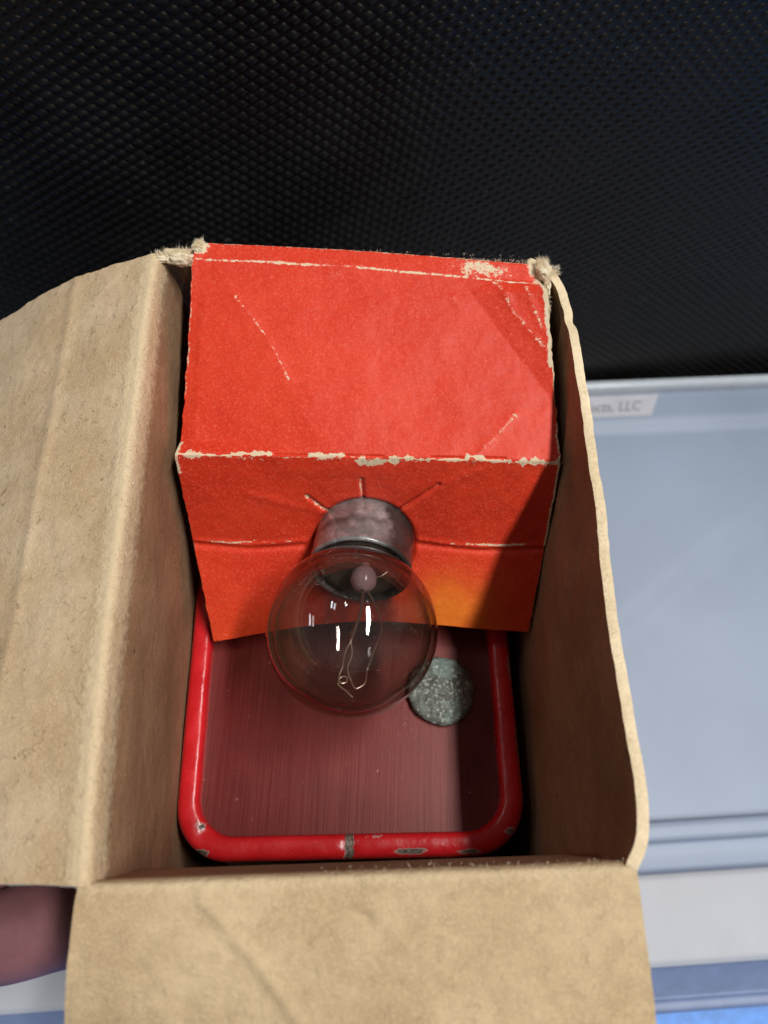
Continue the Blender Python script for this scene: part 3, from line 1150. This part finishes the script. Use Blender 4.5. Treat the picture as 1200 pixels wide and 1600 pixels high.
def rrect(u0, u1, v0, v1, r, n=14, straight=40):
    pts = []
    def arc(cx, cy, a0):
        for k in range(n + 1):
            a = a0 + (math.pi / 2) * k / n
            pts.append((cx + r * math.cos(a), cy + r * math.sin(a)))
    arc(u1 - r, v1 - r, 0)
    arc(u0 + r, v1 - r, math.pi / 2)
    arc(u0 + r, v0 + r, math.pi)
    arc(u1 - r, v0 + r, 1.5 * math.pi)
    # resample evenly
    P = np.array(pts + pts[:1])
    s = np.concatenate([[0], np.cumsum(np.linalg.norm(np.diff(P, axis=0), axis=1))])
    q = np.linspace(0, s[-1], 721)[:-1]
    return np.stack([np.interp(q, s, P[:, 0]), np.interp(q, s, P[:, 1])], -1)


U0, U1, V0, V1 = -28.0, 27.4, 0.0, 82.0
prof = [(0.15, -89 + .2), (0.15, -46), (0.0, -41.5), (.06, -39.6), (.30, -38.5), (.75, -37.95), (1.4, -37.75), (2.4, -37.72), (3.1, -37.85), (3.5, -38.3), (3.66, -39.0), (3.7, -40.6)]
pd = np.concatenate([[0], np.cumsum([math.dist(prof[i], prof[i + 1]) for i in range(len(prof) - 1)])])
fine_s = np.concatenate([pd[:2], np.linspace(pd[1], pd[-1], 40)[1:]])
prof_f = curve(pd, np.array(prof), fine_s)
prof_f[0], prof_f[1] = prof[0], prof[1]
V = []
nP = 720
UVs = []
for ins, z in prof_f:
    R = rrect(U0 + ins, U1 - ins, V0 + ins, V1 - ins, max(8.6 - ins * .75, 2))
    for (u, v) in R:
        x, y = tin_xy(u, v)
        V.append((x, y, z))
        UVs.append((u, v))
F = []
m_ = len(prof_f)
for i in range(m_ - 1):
    for k in range(nP):
        k2 = (k + 1) % nP
        F.append((i * nP + k, i * nP + k2, (i + 1) * nP + k2, (i + 1) * nP + k))
V = np.array(V)
UVs = np.array(UVs)
wz = np.zeros(len(V))
for (cu, cv, ru, rv, a) in [(-23.5, 1.4, 1.6, .55, 1.25), (9.0, 1.0, 3.0, .45, 1.15), (-23.6, 5.2, .9, .7, .95), (18, .8, 2.4, .4, .9),
                            (24.5, 3.6, 1.6, .6, .85), (-.6, 1.2, .8, 1.6, .9), (-.4, 3.2, .7, 1.1, 1.0), (27.0, 17, .35, 4, .75), (26.8, 29, .3, 3, .75), (-16, 3.9, 5, .22, .5),
                            (-24.0, 22, .22, 10, .5), (3.5, 3.2, 1.6, .5, .55), (7.5, 2.6, 1.2, .4, .5)]:
    d = ((UVs[:, 0] - cu) / ru)**2 + ((UVs[:, 1] - cv) / rv)**2
    wz = np.maximum(wz, a * np.exp(-d))
wz *= V[:, 2] > -45
# soft dents in the bead
V[:, 2] += nz(np.stack([UVs[:, 0], UVs[:, 1], UVs[:, 0] * 0], -1), .12, 61, 2) * .12 * (V[:, 2] > -42)
dn = np.exp(-(((UVs[:, 0] + .5) / .9)**2 + ((UVs[:, 1] - 2) / 3)**2))
V[:, 2] -= dn * .45 * (V[:, 2] > -39.5)
dn = np.exp(-(((UVs[:, 0] + 23.0) / 1.6)**2 + ((UVs[:, 1] - 4.4) / 1.3)**2))
V[:, 2] -= dn * .5 * (V[:, 2] > -39.7)
obj('rolled_rim', V, F, M['enamel'], tin, attrs={'wear': wz})
# recessed end plate
R = rrect(U0 + 3.5, U1 - 3.5, V0 + 3.5, V1 - 3.5, 5.7)
V = [(*tin_xy(u, v), -39.9) for u, v in R[::4]]
ring_n = len(V)
V2, F2 = [], []
cu, cv = (U0 + U1) / 2, (V0 + V1) / 2
for q in range(13):
    f = 1 - q / 12
    for (u, v) in R[::4]:
        uu, vv_ = cu + (u - cu) * f, cv + (v - cv) * f
        z = -40.25 + .35 * min(1, (q / 12) * 6) * .6 + (0 if q else .25)
        V2.append((*tin_xy(uu, vv_), z))
for q in range(12):
    for k in range(ring_n):
        k2 = (k + 1) % ring_n
        F2.append((q * ring_n + k, q * ring_n + k2, (q + 1) * ring_n + k2, (q + 1) * ring_n + k))
obj('end_plate', V2, F2, M['lacquer'], tin)
# bare metal seam across the bead
sv = []
sn = 24
for i in range(sn):
    t = i / (sn - 1)
    s_ = .35 + t * (pd[-1] - pd[1] - .6) + pd[1] + 3.0 * (1 - t)
    ins, z = curve(pd, np.array(prof), np.array([s_]))[0]
    for du in (-.62, -.25, .1, .30, .62):
        u = -.55 + du + .12 * math.sin(i * 1.7) + .10 * math.sin(i * .9 + du * 5)
        dz = -.42 * math.exp(-((u + .5) / .9)**2 - ((ins - 2) / 3)**2) + (.10 if abs(du) < .3 else .03)
        x, y = tin_xy(u, V0 + ins)
        sv.append((x, y, z + dz))
sf = [(i * 5 + k, i * 5 + k + 1, (i + 1) * 5 + k + 1, (i + 1) * 5 + k) for i in range(sn - 1) for k in range(4)]
M['bare'] = simple('bare_rusty_metal', (.16, .125, .10), .55, .5, var=.6, scale=1.5, bump=.6, bscale=2.0)
obj('seam', sv, sf, M['bare'], tin, label='chipped seam showing bare dark metal')

# ------------------------------------------------------------------ corroded disc lying on the tin
dc = np.array((10.7, 26.8, -40.02))
disc_r = 5.75
bm_v, bm_f = [], []
prf = [(0.0, 5.2), (.35, 5.65), (.95, 5.75), (1.35, 5.6), (1.62, 5.1)] + [(1.66 + .22 * (1 - (r / 5.0)**2), r) for r in np.linspace(4.6, .18, 26)]
V, F = lathe([(h, r) for h, r in prf], dc, np.array((0, 0, 1.)), np.array((1., 0, 0)), 110)
top = V[:, 2] > dc[2] + .5
rel = V - dc
ang = nz(rel, .45, 13, 3)
V[:, 0] += rel[:, 0] / disc_r * ang * .28
V[:, 1] += rel[:, 1] / disc_r * ang * .28
rad = np.linalg.norm(rel[:, :2], axis=1)
gr = np.maximum(nz(rel, 1.25, 17, 3), -.2)
V[:, 2] += .28 * np.exp(-((rad - 5.0) / .45)**2) * top
V[:, 2] += top * (gr * .32 * (.45 + .75 * (rad / disc_r)**2) + nz(rel, .35, 19, 2) * .12)
last = len(V) - 110
F.append(tuple(range(last, last + 110)))
dsk = obj('metal_disc', V, F, M['verdigris'], None)
dsk.data.transform(Matrix.Translation(-Vector(dc) * MM))
dsk.location = Vector(dc) * MM
dsk['label'] = 'small round disc crusted with green verdigris lying on the tin'
dsk['category'] = 'disc'

# ------------------------------------------------------------------ the bulb
bulb = thing('light_bulb', 'clear round glass bulb with tarnished metal collar pushed through the red flap', 'light bulb', tuple(BC))
RG, TH = 12.55, .95
hG = float(np.linalg.norm(GC - BC))


def globe_prof(R, neck, n=46):
    # neck up to the sphere, then round to the tip
    out = []
    a_start = math.asin(min(.999, (neck) / R))
    h_join = hG - R * math.cos(a_start)
    out += [(3.2, neck - .05), (4.2, neck)]
    for k in range(n + 1):
        a = a_start + .03 + (math.pi - a_start - .03) * k / n
        out.append((hG - R * math.cos(a), max(R * math.sin(a), .02)))
    return out


V1_, F1_ = lathe(globe_prof(RG, 7.35), BC, AX, E1, 96)
V2_, F2_ = lathe(globe_prof(RG - TH, 6.85), BC, AX, E1, 96)
V2_ = GC + (V2_ - GC) * (1 + .012 * nz(V2_, .12, 3, 2))[:, None]
F2r = [tuple(reversed([i + len(V1_) for i in f])) for f in F2_]
obj('glass_globe', np.concatenate([V1_, V2_]), F1_ + F2r, M['glass'], bulb)
# collar
cp = [(-14, 7.4), (-13.6, 7.85), (-2, 7.9), (1, 7.95), (3.4, 8.0), (4.4, 8.05), (4.9, 8.15), (5.25, 8.1), (5.45, 7.85), (5.35, 7.5), (4.6, 7.42), (-4, 7.4)]
hs = []
for i in range(len(cp) - 1):
    for t in np.linspace(0, 1, 6)[:-1]:
        hs.append((cp[i][0] * (1 - t) + cp[i + 1][0] * t, cp[i][1] * (1 - t) + cp[i + 1][1] * t))
hs.append(cp[-1])
V, F = lathe(hs, BC, AX, E1, 96)
rel = V - BC
hh = rel @ AX
th = np.arctan2(rel @ E2, rel @ E1)
rn = nz(rel, .35, 71, 3)
radv = rel - np.outer(hh, AX)
V += radv / 8 * (rn * .10)[:, None]
# dark zone on the right and an overlapping seam
ta = np.arctan2(np.sin(th + math.pi / 2), np.cos(th + math.pi / 2))
# E2 direction that points up decides where 'top' is
upang = math.atan2(E2[2], E1[2])
dth = np.arctan2(np.sin(th - upang), np.cos(th - upang))
sgn = 1.0 if (math.cos(upang - .8) * E1[0] + math.sin(upang - .8) * E2[0]) > 0 else -1.0
g = np.clip((-(dth) * sgn - .42 + rn * .25) / .12, 0, 1)
g2 = np.clip((1.2 - np.abs(hh - 1.0)) / 1.0 + rn * .7, 0, 1) * .55
collar_dark = np.maximum(.88 * g, g2 * (hh < 2.6))
obj('metal_collar', V, F, M['nickel'], bulb, attrs={'wear': collar_dark})  # attribute carries the collar's dark zones
# dark cement cup seen through the glass
V, F = lathe([(1.2, 6.6), (4.0, 6.7), (5.0, 6.5), (5.0, 5.2), (4.2, 2.4), (4.1, .05)], BC, AX, E1, 48)
obj('cement_cup', V, F, M['cement'], bulb)
# lamp foot
V, F = lathe([(-13.9, 7.3), (-15.4, 6.2), (-15.8, 3), (-17, 2.4), (-17.2, .05)], BC, AX, E1, 32)
obj('foot_contact', V, F, M['cement'], bulb)


def loc(h, w_, q=0.0):
    return BC + AX * h + E1 * w_ + E2 * q


# stem with pinched bead
V, F = lathe([(4.0, .7), (4.8, .75), (5.3, 1.35), (6.0, 1.85), (6.9, 2.1), (7.8, 2.0), (8.6, 1.5), (9.1, .8), (9.3, .03)], loc(0, .75, .4), AX, E1, 40)
obj('glass_stem', V, F, M['bead'], bulb)


def wire(name, pts, r, mat, n=60):
    pts = np.array(pts)
    s = np.concatenate([[0], np.cumsum(np.linalg.norm(np.diff(pts, axis=0), axis=1))])
    path = curve(s, pts, np.linspace(0, s[-1], n))
    V, F = tube(path, r, 8)
    return obj(name, V, F, mat, bulb)


wire('support_wire', [loc(9.3, .9, .9), loc(12.5, 1.0, .8), loc(16.6, .45, .6), loc(18.4, .1, .5)], .24, M['wire'])
wire('support_wire', [loc(9.2, 1.6, .4), loc(11.5, 3.0, .4), loc(15.6, 4.3, .3), loc(19, 3.7, .2), (loc(22.6, 2.9, 0))], .16, M['wire'])
wire('support_wire', [loc(6.5, 1.8, 1.2), loc(7.4, 3.2, 1.8), loc(6.6, 4.4, 2.2)], .11, M['tungsten'])
wire('filament', [loc(18.2, .12, .5), loc(20.4, -.5, .4), loc(22.8, -.6, .3), loc(24.2, -.9, .2), loc(25.1, -.5, .2), loc(24.8, .25, .1), loc(24.0, .15, .1), loc(24.0, -.5, 0),
                  loc(25.0, -.9, -.1), loc(26.0, .3, -.2), loc(26.8, 1.3, -.3)], .125, M['tungsten'], 120)
wire('filament', [loc(18.2, .12, .5), loc(20.6, .5, .2), loc(22.6, .15, .1), loc(24.6, .9, 0), loc(25.6, 1.6, 0), loc(25.0, 2.6, 0), loc(22.6, 2.9, 0)], .125, M['tungsten'], 120)
